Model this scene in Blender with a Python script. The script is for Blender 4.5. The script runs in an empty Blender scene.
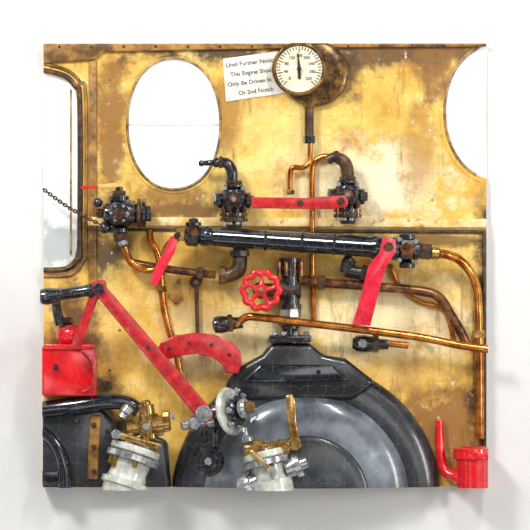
import bpy, bmesh, math, random, itertools
from mathutils import Vector, Matrix
random.seed(4)
S=0.0025; Z0=1.5
X0,X1,Y0,Y1=44,486,44,486
def P(x,y,d=0): return Vector(((x-265)*S,-d*S,(265-y)*S+Z0))
def D(v): return Vector((v[0],-v[2],-v[1])).normalized()
sc=bpy.context.scene
sc.view_settings.view_transform='Standard'
def lin(c): return tuple(((v/255)/12.92 if v/255<=0.04045 else ((v/255+0.055)/1.055)**2.4) for v in c)+(1,)
# ---------------- jigsaw cut pattern (world-space thin seams) --------------
def seam_group():
    g=bpy.data.node_groups.new('jigsaw_cut','ShaderNodeTree')
    g.interface.new_socket('Mask',in_out='OUTPUT',socket_type='NodeSocketFloat')
    N=g.nodes.new; L=g.links.new
    out=N('NodeGroupOutput'); geo=N('ShaderNodeNewGeometry'); sep=N('ShaderNodeSeparateXYZ')
    L(geo.outputs['Position'],sep.inputs[0])
    def M(op,a,b=None):
        m=N('ShaderNodeMath'); m.operation=op
        for i,v in enumerate((a,b)):
            if v is None: continue
            if isinstance(v,(int,float)): m.inputs[i].default_value=v
            else: L(v,m.inputs[i])
        return m.outputs[0]
    u=M('DIVIDE',M('ADD',sep.outputs[0],10*S),17.7*S); v=M('DIVIDE',sep.outputs[2],19.2*S)
    def knob(q):
        s=M('SINE',M('MULTIPLY',q,3.14159)); s2=M('MULTIPLY',s,s); s4=M('MULTIPLY',s2,s2)
        return M('MULTIPLY',M('MULTIPLY',M('MULTIPLY',s4,s4),s),0.2)
    a=M('PINGPONG',M('ADD',u,knob(v)),0.5); b=M('PINGPONG',M('ADD',v,knob(u)),0.5)
    m=M('LESS_THAN',M('MINIMUM',a,b),0.02)
    L(m,out.inputs[0]); return g
SEAM=seam_group()
def mat(name,c1,c2=None,rough=0.5,metal=0.0,scale=30,bump=0.15,seam=0.26,emis=0,coat=0,stretch=(1,1,1),lo=0.4,hi=0.62,blobs=None,c3=None,grime=None,bd=0.0015):
    m=bpy.data.materials.new(name); m.use_nodes=True
    nt=m.node_tree; N=nt.nodes.new; L=nt.links.new
    b=nt.nodes['Principled BSDF']
    mp=N('ShaderNodeMapping'); mp.inputs['Scale'].default_value=stretch
    geom=N('ShaderNodeNewGeometry'); L(geom.outputs['Position'],mp.inputs[0])
    nz=N('ShaderNodeTexNoise'); nz.inputs['Scale'].default_value=scale; nz.inputs['Detail'].default_value=6; nz.inputs['Roughness'].default_value=0.65
    L(mp.outputs[0],nz.inputs['Vector'])
    r=N('ShaderNodeValToRGB'); r.color_ramp.elements[0].position=lo; r.color_ramp.elements[1].position=hi
    r.color_ramp.elements[0].color=lin(c1); r.color_ramp.elements[1].color=lin(c2 or c1)
    if c3: e=r.color_ramp.elements.new(min(hi+0.12,1)); e.color=lin(c3)
    L(nz.outputs[0],r.inputs[0]); col=r.outputs[0]
    def mix(f,a,bb,kind='MIX'):
        x=N('ShaderNodeMix'); x.data_type='RGBA'; x.blend_type=kind
        if isinstance(f,(int,float)): x.inputs[0].default_value=f
        else: L(f,x.inputs[0])
        L(a,x.inputs[6])
        if isinstance(bb,tuple): x.inputs[7].default_value=bb
        else: L(bb,x.inputs[7])
        return x.outputs[2]
    if blobs:
        wn=N('ShaderNodeTexNoise'); wn.inputs['Scale'].default_value=13; wn.inputs['Detail'].default_value=9; wn.inputs['Roughness'].default_value=0.72
        L(geom.outputs['Position'],wn.inputs['Vector'])
        for (x,y,rx,ry,c,st) in blobs:
            c0=P(x,y)
            q=N('ShaderNodeMapping'); q.inputs['Scale'].default_value=(1/(rx*S),0,1/(ry*S))
            q.inputs['Location'].default_value=(-c0.x/(rx*S),0,-c0.z/(ry*S)); L(geom.outputs['Position'],q.inputs[0])
            ln=N('ShaderNodeVectorMath'); ln.operation='LENGTH'; L(q.outputs[0],ln.inputs[0])
            ad=N('ShaderNodeMath'); ad.operation='MULTIPLY_ADD'; L(wn.outputs[0],ad.inputs[0]); ad.inputs[1].default_value=2.8; L(ln.outputs['Value'],ad.inputs[2])
            mr=N('ShaderNodeMapRange'); L(ad.outputs[0],mr.inputs[0]); mr.inputs[1].default_value=1.85; mr.inputs[2].default_value=2.4
            mr.inputs[3].default_value=st; mr.inputs[4].default_value=0
            col=mix(mr.outputs[0],col,lin(c))
    if grime:
        for (sc_,st_,lo_,hi_,c_,amt) in grime:
            mg=N('ShaderNodeMapping'); mg.inputs['Scale'].default_value=st_; L(geom.outputs['Position'],mg.inputs[0])
            ng=N('ShaderNodeTexNoise'); ng.inputs['Scale'].default_value=sc_; ng.inputs['Detail'].default_value=8; ng.inputs['Roughness'].default_value=0.7
            L(mg.outputs[0],ng.inputs['Vector'])
            mr=N('ShaderNodeMapRange'); L(ng.outputs[0],mr.inputs[0]); mr.inputs[1].default_value=lo_; mr.inputs[2].default_value=hi_; mr.inputs[3].default_value=0; mr.inputs[4].default_value=amt
            col=mix(mr.outputs[0],col,lin(c_))
    if seam:
        sg=N('ShaderNodeGroup'); sg.node_tree=SEAM
        ml=N('ShaderNodeMath'); ml.operation='MULTIPLY'; L(sg.outputs[0],ml.inputs[0]); ml.inputs[1].default_value=seam
        col=mix(ml.outputs[0],col,lin((130,118,98)))
    L(col,b.inputs['Base Color'])
    b.inputs['Roughness'].default_value=rough; b.inputs['Metallic'].default_value=metal
    b.inputs['Coat Weight'].default_value=coat; b.inputs['Coat Roughness'].default_value=0.1
    if emis:
        L(col,b.inputs['Emission Color']); b.inputs['Emission Strength'].default_value=emis
    if bump:
        bp=N('ShaderNodeBump'); bp.inputs['Strength'].default_value=bump; bp.inputs['Distance'].default_value=bd
        L(nz.outputs[0],bp.inputs['Height']); L(bp.outputs[0],b.inputs['Normal'])
    return m
WHT=mat('border_white',(228,227,225),(230,229,227),rough=0.9,bump=0,seam=0)
CARD=mat('card_edge',(205,200,190),(220,215,205),rough=0.9,bump=0,seam=0)
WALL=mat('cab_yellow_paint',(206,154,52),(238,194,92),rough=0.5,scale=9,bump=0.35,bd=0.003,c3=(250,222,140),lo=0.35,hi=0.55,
  blobs=[(365,180,110,52,(254,240,202),0.88),(290,140,60,60,(250,220,138),0.6),(240,190,50,50,(248,218,134),0.6),(385,320,140,56,(254,236,186),0.88),  # bright pale blobs paint the wall's glare into its colour
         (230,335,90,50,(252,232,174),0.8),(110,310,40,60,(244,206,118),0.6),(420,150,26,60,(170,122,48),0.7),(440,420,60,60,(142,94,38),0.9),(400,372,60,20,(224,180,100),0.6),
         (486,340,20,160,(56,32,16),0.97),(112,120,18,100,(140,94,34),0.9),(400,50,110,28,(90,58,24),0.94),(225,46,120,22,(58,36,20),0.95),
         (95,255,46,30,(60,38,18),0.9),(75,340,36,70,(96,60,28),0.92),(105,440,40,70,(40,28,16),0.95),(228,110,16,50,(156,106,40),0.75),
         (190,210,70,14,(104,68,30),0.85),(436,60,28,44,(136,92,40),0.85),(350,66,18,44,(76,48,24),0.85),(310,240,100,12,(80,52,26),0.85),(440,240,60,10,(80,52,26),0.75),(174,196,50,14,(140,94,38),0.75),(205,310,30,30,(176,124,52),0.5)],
  grime=[(34,(1,1,0.18),0.56,0.7,(110,70,30),0.7),(70,(1,1,1),0.64,0.71,(70,42,18),0.75),(50,(1,1,1),0.62,0.69,(255,250,230),0.8),(7,(1,1,1),0.55,0.7,(156,108,46),0.6)])
CREAM=mat('worn_cream_paint',(222,180,92),(252,232,180),rough=0.5,scale=16,bump=0.2,grime=[(40,(1,1,1),0.55,0.66,(100,68,32),0.85)])
TAN=mat('brown_tan_paint',(98,66,28),(184,134,60),rough=0.5,scale=18,bump=0.3,grime=[(40,(1,1,1),0.57,0.68,(40,26,14),0.85)])
BRN=mat('dark_brown_paint',(36,24,14),(92,62,34),rough=0.35,scale=35,bump=0.3,c3=(160,120,74))
RIM=mat('window_rim_paint',(90,66,36),(190,158,96),rough=0.4,scale=30)
SKY=mat('window_daylight_glass',(250,250,250),(255,255,255),rough=0.3,scale=5,bump=0,seam=0.1,emis=0.35)
SKY2=mat('window_trees_glass',(255,255,255),(252,254,252),rough=0.3,scale=9,bump=0,seam=0.1,emis=0.2,blobs=[(482,110,18,56,(196,204,202),0.9),(472,150,18,22,(206,212,210),0.8)],grime=[(50,(1,1,1),0.55,0.66,(214,220,218),0.5)])
SKY3=mat('window_hedge_glass',(240,242,242),(255,255,255),rough=0.3,scale=9,bump=0,seam=0.1,emis=0.15,blobs=[(50,244,44,34,(172,178,176),0.9)])
GREYL=mat('pale_grey_line',(170,178,182),rough=0.5,bump=0)
BLK=mat('black_iron',(8,8,10),(34,35,40),rough=0.2,scale=60,bump=0.25,coat=0.7,c3=(140,142,146),hi=0.6)
BLU=mat('blue_black_enamel',(8,12,20),(24,32,46),rough=0.12,scale=30,bump=0.08,coat=1.0,c3=(80,92,108))
BOIL=mat('boiler_casting',(18,20,24),(42,47,54),rough=0.3,scale=6,bump=0.12,bd=0.004,coat=0.5,c3=(84,92,100))
BOILG=mat('boiler_grey_casting',(58,66,75),(126,135,144),rough=0.28,scale=6,bump=0.12,bd=0.004,coat=0.6,c3=(206,212,216))
RED=mat('red_enamel',(208,6,20),(238,24,38),rough=0.2,scale=30,bump=0.1,coat=0.7)
MAR=mat('worn_red_paint',(160,14,22),(210,34,42),rough=0.3,scale=45,bump=0.2,coat=0.4,c3=(232,96,92))
PNK=mat('crimson_paint',(204,14,44),(236,40,70),rough=0.25,scale=30,bump=0.1,coat=0.5)
COP=mat('copper',(150,80,26),(226,150,66),rough=0.18,metal=0.8,scale=30,bump=0.1,c3=(254,216,150),grime=[(60,(1,1,1),0.58,0.66,(70,40,20),0.7)])
BRP=mat('brown_oxidised_pipe',(58,34,20),(140,86,44),rough=0.22,metal=0.4,scale=45,bump=0.2,c3=(214,160,100))
BRS=mat('brass',(138,100,46),(214,176,106),rough=0.2,metal=0.75,scale=40,bump=0.08,c3=(250,234,192))
AGED=mat('aged_brass_rim',(62,42,22),(148,106,52),rough=0.25,metal=0.5,scale=40,bump=0.1,c3=(216,176,110))
STL=mat('bright_steel',(150,152,154),(214,216,218),rough=0.18,metal=0.7,scale=40,bump=0.05,c3=(250,250,250))
GRS=mat('pale_painted_casting',(176,180,168),(220,222,210),rough=0.2,scale=30,bump=0.05,coat=0.7,c3=(248,248,240),grime=[(45,(1,1,1),0.6,0.68,(110,92,60),0.6)])
PAPER=mat('sign_paper',(236,226,210),(246,242,232),rough=0.7,bump=0,grime=[(40,(1,1,1),0.6,0.7,(190,160,120),0.5)])
INK=mat('ink_black',(20,18,18),rough=0.6,bump=0,seam=0)
DIAL=mat('aged_dial_face',(222,208,174),(242,234,212),rough=0.4,bump=0,seam=0.1,scale=40)

class B:
    def __init__(s,name,clip=True): s.name=name; s.v=[]; s.f=[]; s.m=[]; s.mats=[]; s.clip=clip
    def add(s,bm,mt):
        if s.clip:
            for co,no in ((P(X0,0),(-1,0,0)),(P(X1,0),(1,0,0)),(P(0,Y0),(0,0,1)),(P(0,Y1),(0,0,-1))):
                if not bm.verts: break
                r=bmesh.ops.bisect_plane(bm,geom=bm.verts[:]+bm.edges[:]+bm.faces[:],plane_co=co,plane_no=no,clear_outer=True)
                ed=[e for e in r['geom_cut'] if isinstance(e,bmesh.types.BMEdge)]
                if ed: bmesh.ops.holes_fill(bm,edges=ed,sides=0)
        bmesh.ops.recalc_face_normals(bm,faces=bm.faces[:])
        if mt not in s.mats: s.mats.append(mt)
        k=s.mats.index(mt); o=len(s.v)
        bm.verts.index_update()
        s.v+= [v.co.copy() for v in bm.verts]
        for f in bm.faces: s.f.append([o+v.index for v in f.verts]); s.m.append(k)
        bm.free()
    def tube(s,pts,r,mt,n=14,spline=True,closed=False,sub=7):
        W=[P(*p) for p in pts]; R=list(r) if isinstance(r,(list,tuple)) else [r]*len(W)
        if spline and len(W)>2:
            Q=[];RR=[];K=len(W); rng=range(K if closed else K-1)
            for i in rng:
                g=(lambda j:W[j%K]) if closed else (lambda j:W[max(0,min(K-1,j))])
                a,b,c,d=g(i-1),g(i),g(i+1),g(i+2)
                for k in range(sub):
                    t=k/sub
                    Q.append(0.5*((2*b)+(c-a)*t+(2*a-5*b+4*c-d)*t*t+(3*b-a-3*c+d)*t**3)); RR.append(R[i]*(1-t)+R[(i+1)%K]*t)
            if not closed: Q.append(W[-1]); RR.append(R[-1])
            W,R=Q,RR
        bm=bmesh.new(); K=len(W); prev=None; rings=[]
        for i,p in enumerate(W):
            if closed: t=(W[(i+1)%K]-W[i-1]).normalized()
            else: t=(W[min(i+1,K-1)]-W[max(i-1,0)]).normalized()
            if closed: u=Vector((0,1,0)).cross(t).normalized()
            elif prev is None: u=t.orthogonal().normalized()
            else: u=(prev-t*prev.dot(t)).normalized()
            prev=u; w=t.cross(u)
            rings.append([bm.verts.new(p+(u*math.cos(2*math.pi*j/n)+w*math.sin(2*math.pi*j/n))*R[i]*S) for j in range(n)])
        for i in range(K if closed else K-1):
            a=rings[i];b=rings[(i+1)%K]
            for j in range(n): bm.faces.new((a[j],a[(j+1)%n],b[(j+1)%n],b[j]))
        if not closed: bm.faces.new(rings[0]); bm.faces.new(rings[-1][::-1])
        s.add(bm,mt)
    def lathe(s,o,ax,prof,mt,n=28,rot=0):
        p=P(*o); a=D(ax); u=a.orthogonal().normalized(); w=a.cross(u); bm=bmesh.new(); rings=[]
        for t,r in prof:
            c=p+a*t*S
            if r<=0: rings.append([bm.verts.new(c)])
            else: rings.append([bm.verts.new(c+(u*math.cos(2*math.pi*j/n+rot)+w*math.sin(2*math.pi*j/n+rot))*r*S) for j in range(n)])
        for a_,b_ in zip(rings,rings[1:]):
            for j in range(n):
                if len(a_)==1 and len(b_)==1: break
                if len(a_)==1: bm.faces.new((a_[0],b_[j],b_[(j+1)%n]))
                elif len(b_)==1: bm.faces.new((a_[j],a_[(j+1)%n],b_[0]))
                else: bm.faces.new((a_[j],a_[(j+1)%n],b_[(j+1)%n],b_[j]))
        if len(rings[0])>1: bm.faces.new(rings[0])
        if len(rings[-1])>1: bm.faces.new(rings[-1])
        s.add(bm,mt)
    def cyl(s,o,ax,l,r,mt,n=24,bev=0.8,rot=0):
        b=min(bev,l*0.4,r*0.4); s.lathe(o,ax,[(0,r-b),(b,r),(l-b,r),(l,r-b)],mt,n,rot)
    def ball(s,c,r,mt,sq=(1,1,1),seg=24):
        bm=bmesh.new(); bmesh.ops.create_uvsphere(bm,u_segments=seg,v_segments=seg//2+2,radius=r*S)
        for v in bm.verts: v.co=Vector((v.co.x*sq[0],v.co.y*sq[2],v.co.z*sq[1]))+P(*c)
        s.add(bm,mt)
    def prism(s,poly,d0,d1,mt,bev=0,holes=()):
        bm=bmesh.new()
        if holes:
            E=[]
            for lp in [poly]+list(holes):
                vs=[bm.verts.new(P(x,y,d0)) for x,y in lp]
                for i in range(len(vs)): E.append(bm.edges.new((vs[i],vs[(i+1)%len(vs)])))
            bmesh.ops.triangle_fill(bm,edges=E,use_beauty=True,use_dissolve=False)
            fs=bm.faces[:]
        else:
            fs=[bm.faces.new([bm.verts.new(P(x,y,d0)) for x,y in poly])]
        r=bmesh.ops.extrude_face_region(bm,geom=fs)
        for g in r['geom']:
            if isinstance(g,bmesh.types.BMVert): g.co.y=-d1*S
        bmesh.ops.recalc_face_normals(bm,faces=bm.faces[:])
        if bev and not holes:
            ed=[e for e in bm.edges if len(e.link_faces)==2 and (e.calc_face_angle(0)>0.5) and not(abs(e.verts[0].co.y+d0*S)<1e-7 and abs(e.verts[1].co.y+d0*S)<1e-7)]
            bmesh.ops.bevel(bm,geom=ed,offset=bev*S,segments=3,affect='EDGES',profile=0.5)
        s.add(bm,mt)
    def box(s,x,y,w,h,d0,d1,mt,rot=0,bev=1.2):
        a=math.radians(rot); c,sn=math.cos(a),math.sin(a)
        s.prism([(x+i*w/2*c-j*h/2*sn,y+i*w/2*sn+j*h/2*c) for i,j in ((-1,-1),(1,-1),(1,1),(-1,1))],d0,d1,mt,bev)
    def bar(s,p0,p1,w0,w1,d0,d1,mt,bev=1):
        a=math.atan2(p1[1]-p0[1],p1[0]-p0[0]); pts=[]
        for k in range(9): t=a+math.pi/2+math.pi*k/8; pts.append((p0[0]+w0/2*math.cos(t),p0[1]+w0/2*math.sin(t)))
        for k in range(9): t=a-math.pi/2+math.pi*k/8; pts.append((p1[0]+w1/2*math.cos(t),p1[1]+w1/2*math.sin(t)))
        s.prism(pts,d0,d1,mt,bev)
    def bolt(s,x,y,d,r,mt,ax=(0,0,1)): 
        s.cyl((x,y,d),ax,r*0.9,r,mt,6,0.3); 
        v=Vector(ax).normalized(); s.cyl((x+v.x*r*0.9,y+v.y*r*0.9,d+v.z*r*0.9),ax,r*0.6,r*0.5,mt,10,0.2)
    def text(s,t,x,y,d,size,mt,rot=0,align='CENTER'):
        cu=bpy.data.curves.new('t','FONT'); cu.body=t; cu.size=size*S; cu.align_x=align; cu.align_y='CENTER'; cu.extrude=0.15*S; cu.offset=0.00018*size/8
        o=bpy.data.objects.new('t',cu); sc.collection.objects.link(o)
        o.matrix_world=Matrix.Translation(P(x,y,d))@Matrix.Rotation(math.radians(rot),4,'Y')@Matrix.Rotation(math.pi/2,4,'X')
        bpy.context.view_layer.update()
        dg=bpy.context.evaluated_depsgraph_get(); me=bpy.data.meshes.new_from_object(o.evaluated_get(dg)); me.transform(o.matrix_world)
        bm=bmesh.new(); bm.from_mesh(me); s.add(bm,mt)
        bpy.data.objects.remove(o); bpy.data.meshes.remove(me)
    def done(s):
        if not s.v: return
        lo=Vector([min(v[i] for v in s.v) for i in range(3)]); hi=Vector([max(v[i] for v in s.v) for i in range(3)]); c=(lo+hi)/2
        me=bpy.data.meshes.new(s.name); me.from_pydata([v-c for v in s.v],[],s.f)
        for m in s.mats: me.materials.append(m)
        me.polygons.foreach_set('material_index',s.m)
        me.polygons.foreach_set('use_smooth',[True]*len(s.f)); me.update()
        me.set_sharp_from_angle(angle=math.radians(38))
        o=bpy.data.objects.new(s.name,me); o.location=c; sc.collection.objects.link(o); return o
def ell(cx,cy,rx,ry,n=64,p=2.0):
    o=[]
    for i in range(n):
        t=2*math.pi*i/n; c,sn=math.cos(t),math.sin(t)
        o.append((cx+rx*math.copysign(abs(c)**(2/p),c),cy+ry*math.copysign(abs(sn)**(2/p),sn)))
    return o
# ---------------- room / board ----------------
w=B('wall_back',False); w.box(265,265,2400,2400,-20,0,WHT,bev=0); w.done()
b=B('jigsaw_puzzle_board'); b.box(265,265,442,442,0.2,1.8,CARD,bev=0.4); b.done()
F=6
W2=ell(174,124,46,65,72,2.15)
def rightcut(cx,cy,rx,ry,p):
    pts=[q for q in ell(cx,cy,rx,ry,120,p) if q[0]<480]
    pts.sort(key=lambda q:q[1]); return pts
t3=rightcut(499,112,54,68,2.1)
outer=[(44,44),(486,44),(486,t3[0][1]-3)]+t3+[(486,t3[-1][1]+3),(486,486),(44,486)]
lw=[(44,268),(66,266),(75,258),(78,242),(78,103),(74,88),(64,78),(44,73)]
outer+=lw
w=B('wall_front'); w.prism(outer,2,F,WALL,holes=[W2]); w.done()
o=B('window_1'); o.prism(lw,2,3,SKY3)
o.tube([(40,270,F+1),(66,269,F+1),(77,260,F+1),(80,242,F+1),(80,103,F+1),(75,86,F+1),(64,76,F+1),(40,70,F+1)],2.8,BRN,n=10)
o.tube([(40,276,F),(70,275,F),(83,262,F),(86,240,F),(86,100,F),(80,82,F),(66,70,F),(40,63,F)],2,TAN,n=8)
o.box(71,172,1.6,165,3,5,RIM,bev=0.4); o.done()
o=B('window_2'); o.prism(W2,2,3,SKY)
o.tube([(x,y,F) for x,y in ell(174,124,46.5,65.5,48,2.15)],1.5,RIM,n=8,closed=True,sub=2)
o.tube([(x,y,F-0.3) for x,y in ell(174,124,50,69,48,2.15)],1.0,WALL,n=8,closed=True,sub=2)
o.box(174,125,90,1.2,3,3.6,GREYL,bev=0.1); o.done()
o=B('window_3'); o.prism([(486,46)]+t3+[(486,180)],2,3,SKY2)
o.tube([(x,y,F) for x,y in rightcut(499,112,54.5,68.5,2.1)[::3]],1.6,RIM,n=8,sub=3)
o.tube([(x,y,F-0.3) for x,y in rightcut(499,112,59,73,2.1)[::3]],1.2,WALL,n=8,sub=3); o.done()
o=B('trim_1'); o.prism([(44,44),(486,44),(486,47),(330,48),(105,52),(96,60),(44,64)],F,F+4,TAN,1)
for x in range(60,480,32): o.bolt(x,47,F+4,1.4,BRN)
o.done()
o=B('trim_2'); o.prism([(88,217),(486,219),(486,228),(88,226)],F,F+4,CREAM,1.2); o.prism([(88,228),(486,230),(486,234),(88,231)],F,F+1.5,BRN,0.6)
o.done()
o=B('trim_3'); o.prism([(89,62),(97,60),(97,290),(89,290)],F,F+3,TAN,1)
for y in range(75,285,30): o.ball((93,y,F+3),1.3,TAN,(1,1,.6),10)
o.done()
o=B('trim_4'); o.box(484,345,4,230,F,F+5,BRN,bev=1); o.done()
o=B('wall_rivets')
for x,y in [(110,80),(112,150),(355,95),(432,200),(445,390),(430,460),(120,330),(110,370),(465,400)]: o.ball((x,y,F),1.4,TAN,(1,1,.6),10)
o.done()
# ---------------- sign ----------------
o=B('notice_sign')
o.prism([(223,59),(284,51),(287,93),(226,102)],F,F+1.2,PAPER,0.3)
for i,(t,x,y) in enumerate([('Until Further Notice',251,63),('This Engine Should',253,72.5),('Only Be Driven In 1st',254,82),('Or 2nd Notch',256,91.5)]):
    o.text(t,x,y,F+1.4,6.0,INK,rot=-7)
for p in ((227.5,62),(229,99)): o.ball((*p,F+1.2),1,STL,(1,1,.5),10)
o.done()
# ---------------- gauge ----------------
o=B('pressure_gauge'); gx,gy=299,70
o.lathe((315,74,F),(0,0,1),[(0,32),(2,33),(7,32.5),(9,30),(9.5,22),(9.5,0)],AGED,n=56)
o.lathe((gx,gy,F+9),(0,0,1),[(0,24),(2,26.5),(4,27),(5,26),(5.2,0)],AGED,n=56)
o.tube([(x,y,F+14.5) for x,y in ell(gx,gy,25,25,40)],2.1,AGED,n=10,closed=True,sub=2)
o.cyl((gx,gy,F+13),(0,0,1),1.6,24,DIAL,n=48,bev=0.1)
for k in range(33):
    a=math.radians(135+270*k/32); l=4.8 if k%4==0 else 2.6
    o.bar((gx+22*math.cos(a),gy+22*math.sin(a)),(gx+(22-l)*math.cos(a),gy+(22-l)*math.sin(a)),0.9,0.9,F+14.5,F+14.9,INK,0)
for k in range(0,9,1):
    a=math.radians(135+270*k/8); o.text(str(k*40),gx+13.4*math.cos(a),gy+13.4*math.sin(a),F+14.8,4.2,INK)
o.prism([(gx-1.6,gy),(gx-1.6,gy-18),(gx+1.6,gy),(gx+1.5,gy+10),(gx-1,gy+10)],F+15.5,F+16,INK); o.cyl((gx,gy,F+14.5),(0,0,1),2.5,2.2,INK,n=16,bev=.3)
o.cyl((309,101,F+9),(0,1,0),8,6,AGED,6); o.cyl((309,107,F+9),(0,1,0),32,4.6,BRN,18); o.cyl((309,136,F+9),(0,1,0),8,6,BLK,6)
o.done()
o=B('gauge_siphon_pipe')
o.tube([(310,143,F+9),(310,152,F+9),(309,163,F+10),(302,168,F+10),(293,168,F+9),(290,175,F+9),(290,194,F+9)],[2.7]*7,COP)
o.cyl((290,190,F+9),(0,1,0),5,4.5,BRS,6); o.done()
o=B('copper_drain_pipe')
o.tube([(330,157,F+8),(322,157,F+6),(314,163,F+5),(312,175,F+5),(312,216,F+7.5),(312,240,F+6),(313,300,F+4),(314,322,F+4)],2.9,COP)
o.cyl((312,201,F+5),(0,1,0),6,4.5,BRS,6); o.done()
def valve(name,x,y,side):
    o=B(name); d=F+20
    if side<0:
        o.tube([(x-2,y-15,d),(x-2,y-28,d),(x-7,y-36,d),(x-17,y-37,d)],[5.5,6,5.5,4.5],BLK,n=18)
        o.lathe((x-14,y-37,d),(-1,0.05,0),[(0,4),(2,5),(5,5),(7,3.2),(16,2.6),(19,3.6),(21,2)],BLK,n=20)
        o.cyl((x-11,y-37,d),(-1,0,0),4,6.2,BRN,6)
    else:
        o.tube([(x,y-15,d),(x,y-24,d),(x-3,y-33,d),(x-12,y-38,d),(x-20,y-35,d)],[6,6.5,6.5,5.5,4.5],BRN,n=18)
        o.cyl((x-8,y-38,d),(-1,0.15,0),5,7,BRN,6)
    o.cyl((x,y-19,d),(0,1,0),4,8.5,BRN,6); o.cyl((x,y-15,d),(0,1,0),3,10,BLK)
    o.lathe((x,y-12,d),(0,1,0),[(0,8),(3,12),(9,13.5),(18,13.5),(23,11),(26,8)],BLK,n=28)
    o.cyl((x,y+13,d),(0,1,0),4,14,BLK,26); o.cyl((x,y+18,d),(0,1,0),4,14,BRN,26)
    o.cyl((x,y+22,d),(0,1,0),6,6,BLK,20); o.cyl((x,y+24,d),(0,1,0),4,8,BRN,6)
    for sx in (-10,-3.5,3.5,10): o.cyl((x+sx,y+10,d+9),(0,1,0),15,1.6,BRP,8,0.3); o.cyl((x+sx,y+9,d+9),(0,1,0),3,2.6,BRP,6,0.3); o.cyl((x+sx,y+22,d+9),(0,1,0),3,2.6,STL,6,0.3)
    for sx in (-9,9): o.cyl((x+sx,y-13,d+8),(0,1,0),4,2.4,STL,6,0.3)
    o.cyl((x-17,y+1,d),(1,0,0),5,8,BLK,24); o.cyl((x+12,y+1,d),(1,0,0),5,8,BLK,24); o.cyl((x+16,y+1,d),(1,0,0),4,5,BRN,6); o.cyl((x-20,y+1,d),(1,0,0),4,5,BRN,6)
    o.cyl((x,y,d+8),(0,0,1),9,8.5,BLK,24); o.cyl((x,y,d+17),(0,0,1),4,5.5,BRP,6); o.cyl((x,y,d+21),(0,0,1),4,2.5,STL,12)
    o.cyl((x-17,y-2,d+2),(-1,0,0),3,5,STL,6)
    o.done()
valve('shutoff_valve',234,200,-1); valve('shutoff_valve',347,196,1)
o=B('red_valve_handle'); d=F+45
o.prism([(251,198),(290,198.5),(296,199),(303,199),(330,197),(344,196),(347,200),(346,208),(330,210),(252,209)],d,d+4,MAR,1)
o.cyl((300,204,d+4),(0,0,1),1.5,3.4,BRN,6,0.3); o.cyl((340,202,d+4),(0,0,1),2,4,BRN,6,0.3)
o.cyl((257,203,d-3),(0,0,1),3,3.5,BRN,6); o.done()
# ---------------- chain ----------------
o=B('chain'); n=24
def ch(t): return (40+t*60,186+t*38+4*math.sin(math.pi*t)*0.7,F+14+t*6)
for i in range(n):
    a=ch(i/n); c=ch((i+1)/n); m=[(a[k]+c[k])/2 for k in range(3)]; dx,dy=c[0]-a[0],c[1]-a[1]; l=math.hypot(dx,dy); ux,uy=dx/l,dy/l
    pts=[]
    for k in range(10):
        t=2*math.pi*k/10; al=math.cos(t)*l*0.72; ac=math.sin(t)*1.5
        pts.append((m[0]+ux*al-uy*ac,m[1]+uy*al+ux*ac,m[2]) if i%2==0 else (m[0]+ux*al,m[1]+uy*al,m[2]+ac))
    if i%2==0: o.tube(pts,0.7,BRN,n=6,closed=True,sub=2)
    else: o.tube(pts+[pts[0]],0.7,BRN,n=6,spline=False)
o.done()
# ---------------- left valve ----------------
o=B('blower_valve'); d=F+20
o.lathe((104,214,d),(1,0,0),[(0,7),(3,11),(8,12),(14,15),(26,15),(32,11),(38,10)],BLK,n=28)
o.cyl((138,214,d),(1,0,0),4,15,BRN,28); o.cyl((143,214,d),(1,0,0),4,15,BLK,28); o.cyl((147,214,d),(1,0,0),5,8,BLK,6)
for a in range(0,360,60): o.bolt(137-1,214+11*math.sin(math.radians(a+20)),d+11*math.cos(math.radians(a+20)),2.2,BRP,(-1,0,0))
o.cyl((120,202,d),(0,-1,0),6,10,BLK,24); o.cyl((120,196,d),(0,-1,0),5,7,BRN,6); o.cyl((120,191,d),(0,-1,0),4,4,BLK,12)
o.cyl((120,228,d),(0,1,0),5,10,BLK,24); o.cyl((121,233,d),(0.2,1,0),8,7.5,BRN,6); o.cyl((123,240,d),(0.3,1,0),6,5,STL,16)
o.cyl((121,214,d+13),(0,0,1),6,10,BLK,26); o.cyl((121,214,d+19),(0,0,1),5,6,BRP,6); o.bolt(121,214,d+24,3,BLK)
for a in range(0,360,60): o.bolt(121+8*math.cos(math.radians(a)),214+8*math.sin(math.radians(a)),d+18.5,1.6,STL)
o.cyl((104,214,d),(-1,-0.1,0),6,5,BRN,6); o.ball((99,203,d+6),5,BLK); o.ball((106,228,d+4),6,BLK)
o.bar((84,188),(117,186),2.5,5,d+4,d+7,CREAM,0.8); o.bar((84,188),(98,187),3.2,3.6,d+3.5,d+7.5,RED,0.8)
o.done()
o=B('copper_injector_pipe')
o.tube([(125,247,F+20),(128,255,F+19),(133,263,F+19),(146,270,F+20),(158,268,F+22),(165,258,F+24),(168,247,F+26),(178,238,F+27)],3.8,COP)
o.done()
o=B('copper_riser_pipe')
o.tube([(150,230,F+8),(151,240,F+8),(157,252,F+5),(161,270,F+4),(163,300,F+5),(168,325,F+5),(176,350,F+5),(180,372,F+5)],3.6,COP)
o.cyl((162,286,F+5),(0.05,1,0),6,5,BRS,6); o.done()
o=B('bracket_rod'); o.tube([(197,282,F+6),(197,300,F+6),(198,350,F+6)],2,BRN,spline=False)
o.prism([(168,296),(180,278),(184,300),(176,305)],F,F+3,TAN,0.6); o.cyl((196,282,F),(0,0,1),6,6,BRN,20); o.bolt(196,282,F+6,3,TAN); o.done()
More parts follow.
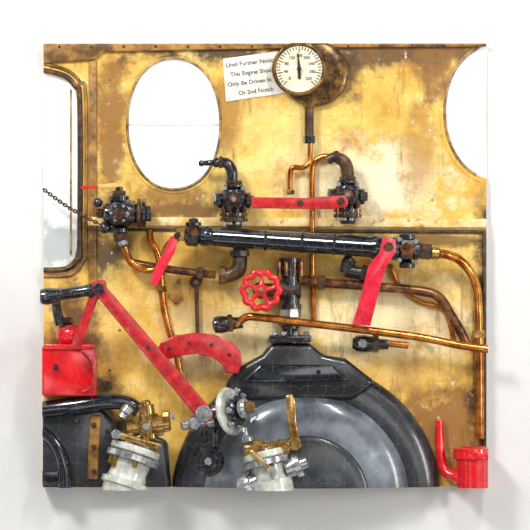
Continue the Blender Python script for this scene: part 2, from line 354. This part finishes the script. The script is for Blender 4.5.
# ---------------- black cylinder ----------------
o=B('ejector_cylinder'); d=F+28
a=Vector((200,236,d)); ax=(200,13,2)
o.lathe(tuple(a),ax,[(0,8),(2,10),(8,10),(10,8.6),(14,8.6),(16,9.6),(170,10.5),(172,12),(184,12),(186,10),(190,10),(192,12),(198,12),(200,9)],BLU,n=36)
for t in (64,100,132): 
    o.lathe((a.x+t,a.y+t*0.065,d+t*.01),ax,[(0,10.4),(0.5,11),(2.5,11),(3,10.4)],BLK,n=36)
o.cyl((186,235,d),(1,0.06,0),14,11,BLK,8,2); o.cyl((177,234,d),(1,0.06,0),9,7,BRS,6); o.cyl((193,232,d+9),(0,0,1),4,6,BRP,6)
o.lathe((194,226,d),(0,-1,0),[(0,8),(3,8),(4,5),(7,4.5),(8,0)],BLK,n=20)
o.cyl((398,249,d),(1,0.1,0),14,13,BLK,8,2); o.cyl((412,250,d),(1,0.1,0),6,10,BLK,24); o.cyl((418,251,d),(1,0.1,0),12,8,BRN,6); o.cyl((430,253,d),(1,0.1,0),8,6,BRS,20)
o.cyl((406,240,d),(0,-1,0),6,8,BLK,24); o.cyl((406,262,d),(0,1,0),6,8,BLK,24); o.cyl((406,250,d+12),(0,0,1),6,8,BRP,6)
for x_,y_ in((398,240),(414,242),(398,260),(414,262)): o.bolt(x_,y_,d+10,2.6,STL)
o.done()
o=B('crimson_lever'); o.prism([(172,236),(179,238),(176,252),(166,270),(158,286),(150,283),(156,268),(166,250)],F+38,F+41,PNK,0.8); o.cyl((178,236,F+34),(0,0,1),9,3.5,BRN,6); o.done()
o=B('crimson_lever'); o.prism([(381,238),(394,240),(394,252),(385,266),(379,285),(369,325),(351,324),(361,290),(367,266),(378,252)],F+46,F+49,PNK,0.8)
o.cyl((387,247,F+42),(0,0,1),9,5,BRN,6); o.done()
o=B('pipe_elbow'); d=F+22
o.tube([(240,248,d-6),(240,262,d-4),(238,270,d-4),(230,275,d-5),(220,275,d-6)],[7,7.5,8,7.5,7],BRN,n=18); o.cyl((240,250,d-4),(0,1,0),7,9.5,BLK,8); o.cyl((226,275,d-5),(-1,0,0),7,9,BRN,8); o.done()
o=B('brown_feed_pipe'); o.tube([(216,275,F+14),(200,273,F+13),(175,270,F+14),(150,266,F+12),(130,262,F+8)],4,BRP)
o.cyl((204,273.5,F+13),(-1,-0.05,0),7,6.5,BRN,6); o.done()
o=B('brown_steam_pipe'); o.tube([(302,280,F+12),(315,282,F+13),(340,284,F+14),(380,287,F+14),(420,291,F+14),(438,297,F+14),(450,315,F+14),(460,332,F+14),(466,345,F+13)],5,BRP)
o.cyl((345,270,F+18),(1,0.2,0),22,7,BLK,20); o.tube([(346,272,F+18),(348,262,F+20),(352,258,F+20)],[7,7,6],BLK); o.cyl((360,273,F+18),(1,.2,0),6,9,BRN,6)
o.cyl((318,282.5,F+13.5),(1,.05,0),7,7.5,BRN,6); o.done()
o=B('copper_steam_pipe'); o.tube([(438,254,F+28),(446,255,F+26),(458,260,F+20),(469,272,F+15),(476,290,F+10),(478,320,F+7),(479,380,F+7),(479,438,F+7)],4.6,COP)
o.cyl((478,330,F+7),(0,1,0),8,6.5,BRS,6); o.done()
o=B('copper_vertical_pipe'); o.tube([(390,264,F+4),(400,287,F+3),(420,302,F+3),(440,307,F+3),(449,322,F+3),(453,340,F+3)],2.6,COP); o.done()
o=B('copper_delivery_pipe'); o.tube([(236,325,F+24),(246,317,F+26),(260,317,F+29),(310,323,F+29),(360,329,F+29),(420,337,F+28),(460,345,F+28),(492,349,F+28)],4,COP)
o.lathe((213,325,F+22),(1,-0.1,0),[(0,4),(2,8),(8,9),(14,8),(18,7),(24,6),(30,6)],BLK,n=20); o.cyl((228,323,F+22),(1,-0.1,0),5,9,BRN,6)
o.cyl((420,338,F+24),(0,0,-1),23,3,BRN,12); o.done()
o=B('drain_cock'); o.lathe((352,343,F+10),(1,0.03,0),[(0,5),(4,8),(12,9),(20,8),(24,6),(36,5)],BLK,n=20); o.cyl((372,343,F+10),(1,0.03,0),6,9.5,BRN,6); o.cyl((386,343,F+10),(1,.1,0),22,3.5,COP,16); o.cyl((362,343,F+16),(0,0,1),7,5,STL,6)
o.done()
# ---------------- stack and handwheel ----------------
o=B('steam_manifold_stack'); d=F+14
o.lathe((290,258,d-2),(0,1,0),[(0,11),(6,11),(6,10),(12,10),(12,11),(17,11),(17,9),(32,10),(38,9.5),(46,10),(46,11.5),(51,11.5),(51,9),(60,8),(60,10),(70,10),(70,9),(76,10),(76,11.5),(84,11.5)],BLK,n=32)
o.cyl((290,304,d-2),(0,1,0),14,11,STL,8,1.5); o.cyl((290,320,d-2),(0,1,0),6,11.5,BRN,8,1)
for sx in(-11,-4,4,11): o.cyl((290+sx,262,d+7),(0,1,0),14,2,BRP,8,.3)
o.box(290,338,42,7,F,F+25,BLK,0,1.5)
for sx in(-16,-6,6,16): o.cyl((290+sx,331,d+6),(0,1,0),6,2.8,STL,6,.3)
o.cyl((277,290,d-2),(1,0,0),24,10,BRN,20,2); o.done()
o=B('red_handwheel'); cx,cy,d=261,290,F+42
pts=[(cx+(17.5+1.3*math.cos(10*t))*math.cos(t),cy+(17.5+1.3*math.cos(10*t))*math.sin(t),d) for t in [2*math.pi*k/60 for k in range(60)]]
o.tube(pts,3.1,RED,n=10,closed=True,sub=1)
for k in range(5):
    t=2*math.pi*k/5-math.pi/2; o.tube([(cx+4*math.cos(t),cy+4*math.sin(t),d+1),(cx+11*math.cos(t+.12),cy+11*math.sin(t+.12),d),(cx+17*math.cos(t),cy+17*math.sin(t),d)],[3,2,2.4],RED,n=10)
o.cyl((cx,cy,d-3),(0,0,1),8,6,RED,20,1); o.cyl((cx,cy,d+5),(0,0,1),3,3.2,BRS,6); o.cyl((cx,cy,d+8),(0,0,1),2,1.6,STL,10,.3)
o.cyl((cx,cy,F+16),(0,0,1),24,3.4,STL,14); o.cyl((cx,cy,F+14),(0,0,1),8,9,BRN,8)
o.tube([(cx,cy,F+15),(268,290,F+14),(276,290,F+14)],7,BRN); o.done()
# ---------------- boiler ----------------
o=B('boiler_backhead'); c=(306,496,F)
def arc(r0,r1,z0,z1,n): return [(z0+(z1-z0)*math.sin(math.pi/2*k/n),r0+(r1-r0)*(1-math.cos(math.pi/2*k/n))) for k in range(n+1)]
o.lathe(c,(0,0,1),[(0,134)]+arc(134,104,3,18,14)+[(18,98)],BOIL,n=128)
o.lathe(c,(0,0,1),[(14,102)]+arc(102,58,16,32,14)+[(32.5,0)],BOILG,n=128)
o.lathe(c,(0,0,1),[(28,62)]+arc(62,0,32,39,12)+[(39.2,0)],BOIL,n=128)
o.prism([(224,386),(236,368),(262,354),(270,343),(312,343),(322,354),(345,358),(376,382),(352,400),(236,400)],F,F+22,BOIL,6)
o.prism([(240,382),(260,364),(332,364),(348,380)],F+22,F+27,BLU,2.4)
for p in ((256,376),(276,371),(318,371),(334,377)): o.bolt(*p,F+27,2.4,BLK)
o.done()
# ---------------- left levers ----------------
o=B('reverser_lever')
o.bar((102,288),(206,412),13,16,F+62,F+67,MAR,1.2)
o.lathe((42,297,F+60),(1,-0.14,0),[(0,4),(3,7.5),(9,8.5),(16,7),(26,5.5),(36,6),(46,5.5),(52,7),(56,5)],BLK,n=24)
o.prism([(96,280),(108,280),(110,292),(100,300),(90,330),(84,348),(74,345),(84,318),(92,296)],F+57,F+61,MAR,1)
o.cyl((102,288,F+54),(0,0,1),18,6,BLK,6); o.cyl((205,411,F+60),(0,0,1),11,8,STL,24); o.bolt(205,411,F+71,5,STL)
o.bolt(150,346,F+67,2,BLK)
o.done()
o=B('red_quadrant')
out=[(158,350),(162,341),(175,335),(195,332),(215,334),(232,341),(241,351),(242,364),(238,373),(226,372),(224,365),(214,357),(198,353),(180,355),(166,360)]
o.prism(out,F+24,F+30,MAR,1.4)
for p in((170,347),(190,342),(212,344),(230,354)): o.bolt(*p,F+30,2,BRN)
for p in((196,342),(230,354)): o.cyl((*p,F),(0,0,1),24,2,BRN,10)
o.done()
o=B('red_oil_box')
o.box(71,370,54,50,F+2,F+34,RED,bev=2.5); o.box(71,346,50,5,F+6,F+37,RED,bev=1); o.ball((72,334,F+24),13,RED,(1.15,.9,1)); o.cyl((68,323,F+24),(0,-1,0),6,7,BLK,20)
o.tube([(62,324,F+24),(59,312,F+26),(58,302,F+30)],[6,5,5],BLK); o.tube([(84,350,F+36),(94,362,F+38),(94,384,F+38),(84,391,F+37)],1.6,MAR)
o.bolt(58,366,F+34,3,BLK); o.done()
o=B('firebox_shoulder')
o.prism([(40,402),(84,400),(104,405),(118,422),(120,452),(128,494),(40,494)],F,F+16,BOIL,7)
o.prism([(120,440),(144,430),(168,440),(172,494),(126,494)],F,F+12,BOIL,5)
o.tube([(36,410,F+16),(70,406,F+22),(105,401,F+24),(128,402,F+24),(140,410,F+24)],[9,9,8,7.5,7],BLU,n=20)
o.tube([(44,430,F+18),(58,444,F+22),(66,466,F+24),(66,494,F+24)],[5,6,7,7],BLU,n=18)
o.box(95,446,11,64,F+14,F+21,TAN,3,1.5); o.box(52,476,20,14,F+16,F+24,BLK,0,2)
for x_,y_ in ((95,424),(95,446),(95,470),(78,420),(110,430),(80,478)): o.bolt(x_,y_,F+20,2.8,BRN)
o.done()
# ---------------- pivot flange ----------------
o=B('pivot_flange'); d=F+46
o.cyl((216,413,d),(1,-0.22,0.2),12,15,BLK,28) 
o.cyl((228,410,d+2),(1,-0.22,0.6),6,24,GRS,40,2); o.cyl((234,409,d+6),(1,-0.22,0.6),8,15,BLK,32,2); o.cyl((241,407,d+10),(1,-.22,.6),8,10,STL,28,2)
o.cyl((248,405,d+14),(1,-.22,.6),6,6,BRS,6)
for k in range(8):
    t=2*math.pi*k/8; o.bolt(236-8*math.cos(t),408+19*math.sin(t),d+7+17*math.cos(t)*.85,3.2,STL,(1,-.2,.6))
o.lathe((182,424,d+2),(1,-0.22,0),[(0,3),(2,5),(8,5),(10,8),(16,8),(18,5.5),(26,5.5),(26,8),(33,8),(35,6),(44,6)],STL,n=20)
o.cyl((196,421,d+5),(0,0,1),6,6,STL,6)
o.cyl((209,458,d-6),(0,0,1),12,16,BLU,32,3); o.cyl((209,458,d+6),(0,0,1),4,10,BLK,24,2); o.cyl((209,458,d+10),(0,0,1),4,4,STL,6)
o.cyl((212,426,d-2),(0,1,0),22,7,BLK,16); o.done()
# ---------------- brass cocks ----------------
o=B('water_gauge_cock'); d=F+50
A=(-0.32,1,0.12)
o.lathe((141,436,d),A,[(0,9),(3,12),(8,13),(9,24),(10,25),(15,25),(16,24)],GRS,n=40)
o.lathe((136,452,d+2),A,[(0,26),(1,27),(6,27),(7,25)],STL,n=40)
o.lathe((134,459,d+3),A,[(0,19),(10,18),(18,20),(20,24),(25,24),(26,21),(50,20)],GRS,n=40)
for k in range(6):
    t=k*math.pi/3+.35; o.cyl((138+22*math.cos(t)-1,447+7*math.sin(t)*0.3,d+22*math.sin(t)),A,15,2.9,BRS,6,.4)
o.cyl((148,405,d),(0.12,1,0),32,8,BRS,20,1.5); o.cyl((150,412,d),(0.12,1,0),8,10,BRS,6,1.2); o.lathe((147,398,d),(0.1,1,0),[(0,3),(2,5),(4,5),(5,8),(9,8)],BRS,n=20)
o.lathe((172,422,d),(-1,0.12,0.05),[(0,5),(2,7),(7,7),(8,10),(18,10),(19,6),(24,6),(25,8),(31,8),(32,5),(38,5),(39,7),(43,7),(44,3)],BRS,n=16)
o.cyl((148,424,d+6),(0,0,1),8,7,BRS,6); o.cyl((148,424,d+14),(0,0,1),3,3.5,STL,12)
o.bar((118,431),(160,443),7,6,d+17,d+21,BRS,1.5); o.cyl((119,431,d+12),(0,0,1),12,5,STL,6)
o.lathe((132,404,d+6),(-0.6,0.8,0.2),[(0,4),(2,6),(8,6),(10,4),(14,4)],STL,n=12); o.cyl((164,414,d+4),(1,0,0.1),7,6,BRS,8); o.cyl((171,414,d+4.6),(1,0,.1),5,3.4,STL,6)
o.done()
o=B('water_gauge_cock'); d=F+60; A=(0.25,1,0.1)
o.lathe((262,440,d),A,[(0,7),(3,11),(8,12),(9,21),(10,22),(15,22),(16,21)],GRS,n=40)
o.lathe((266,456,d+2),A,[(0,23),(1,24),(6,24),(7,22)],STL,n=40)
o.lathe((268,463,d+2.5),A,[(0,17),(10,16),(14,17),(15,20),(20,20),(40,19)],GRS,n=40)
for k in range(6):
    t=k*math.pi/3+.35; o.cyl((265+19*math.cos(t),450,d+19*math.sin(t)),A,15,2.8,BRS,6,.4)
o.lathe((240,486,d+4),(1,-0.5,0.05),[(0,9),(4,12),(12,12),(13,8),(20,8)],STL,n=24)
o.lathe((286,466,d+6),(1,-0.4,0.1),[(0,9),(8,9),(9,12),(15,12),(16,6),(22,6)],STL,n=24)
o.prism([(285,393),(292,391),(295,400),(296,420),(299,438),(291,441),(287,420)],d+14,d+18,BRS,1.6); o.cyl((294,440,d+2),(0,0,1),18,7,BRS,6,1)
o.lathe((244,446,d+6),(1,-0.05,0),[(0,5),(3,6.5),(9,6.5),(10,9),(20,9),(21,6),(32,6),(34,8),(45,8)],BRS,n=16)
o.cyl((258,446,d+12),(0,0,1),9,7,BRS,6); o.bar((252,448),(272,466),5,6,d+22,d+26,BRS,1.5); o.cyl((272,466,d+20),(0,0,1),9,5,STL,6)
o.lathe((248,438,d+4),(-0.3,-1,0.1),[(0,6),(4,6),(6,3),(10,3),(11,4),(14,2)],STL,n=12)
o.done()
# ---------------- bottom right ----------------
o=B('red_drain_pot')
o.tube([(439,420,F+5),(439,432,F+5),(440,450,F+6),(442,464,F+8),(448,473,F+12),(460,476,F+18)],[4,4.4,4.6,5,5.5,6],RED)
o.lathe((472,492,F+21),(0,-1,0),[(0,17),(34,17),(35,20),(40,21),(45,20),(46,17),(46,13),(42,11)],RED,n=36); o.cyl((472,448,F+21),(0,-1,0),3,12,MAR,24)
o.cyl((453,474,F+18),(1,0.1,0.2),6,8,RED,20); o.done()
# ---------------- light & camera ----------------
def area(name,loc,tgt,sx,sy,e,col=(1,1,1)):
    l=bpy.data.lights.new(name,'AREA'); l.shape='RECTANGLE'; l.size=sx; l.size_y=sy; l.energy=e; l.color=col
    o=bpy.data.objects.new(name,l); sc.collection.objects.link(o); o.location=loc
    o.rotation_euler=(Vector(tgt)-Vector(loc)).to_track_quat('-Z','Y').to_euler()
area('softbox_key',(-1.5,-2.4,3.5),(0.15,0,1.3),0.7,0.6,78,(1,0.985,0.95))
area('highlight_strip',(0.9,-2.0,3.3),(0.1,0,1.4),0.15,0.9,26)  # added strip light for highlights on glossy parts, no window there
area('softbox_side',(2.2,-1.8,1.5),(0,0,1.4),0.3,0.9,16,(1,.97,.92))
wd=bpy.data.worlds.new('world'); sc.world=wd; wd.use_nodes=True; nt=wd.node_tree; N=nt.nodes.new; L=nt.links.new
tc=N('ShaderNodeTexCoord'); nz=N('ShaderNodeTexNoise'); nz.inputs['Scale'].default_value=3.0; nz.inputs['Detail'].default_value=2
L(tc.outputs['Generated'],nz.inputs['Vector'])
rp=N('ShaderNodeValToRGB'); e=rp.color_ramp.elements; e[0].position=0.42; e[0].color=(0.08,0.08,0.08,1); e[1].position=0.56; e[1].color=(0.5,0.5,0.5,1)
q=e.new(0.66); q.color=(3,3,3,1)
L(nz.outputs[0],rp.inputs[0]); bg=nt.nodes['Background']; L(rp.outputs[0],bg.inputs[0]); bg.inputs[1].default_value=0.82
cam=bpy.data.cameras.new('camera'); co=bpy.data.objects.new('camera',cam); sc.collection.objects.link(co)
co.location=(0,-10,Z0); co.rotation_euler=(math.pi/2,0,0); cam.sensor_width=36; cam.lens=36*10/(530*S); cam.clip_end=100
sc.camera=co
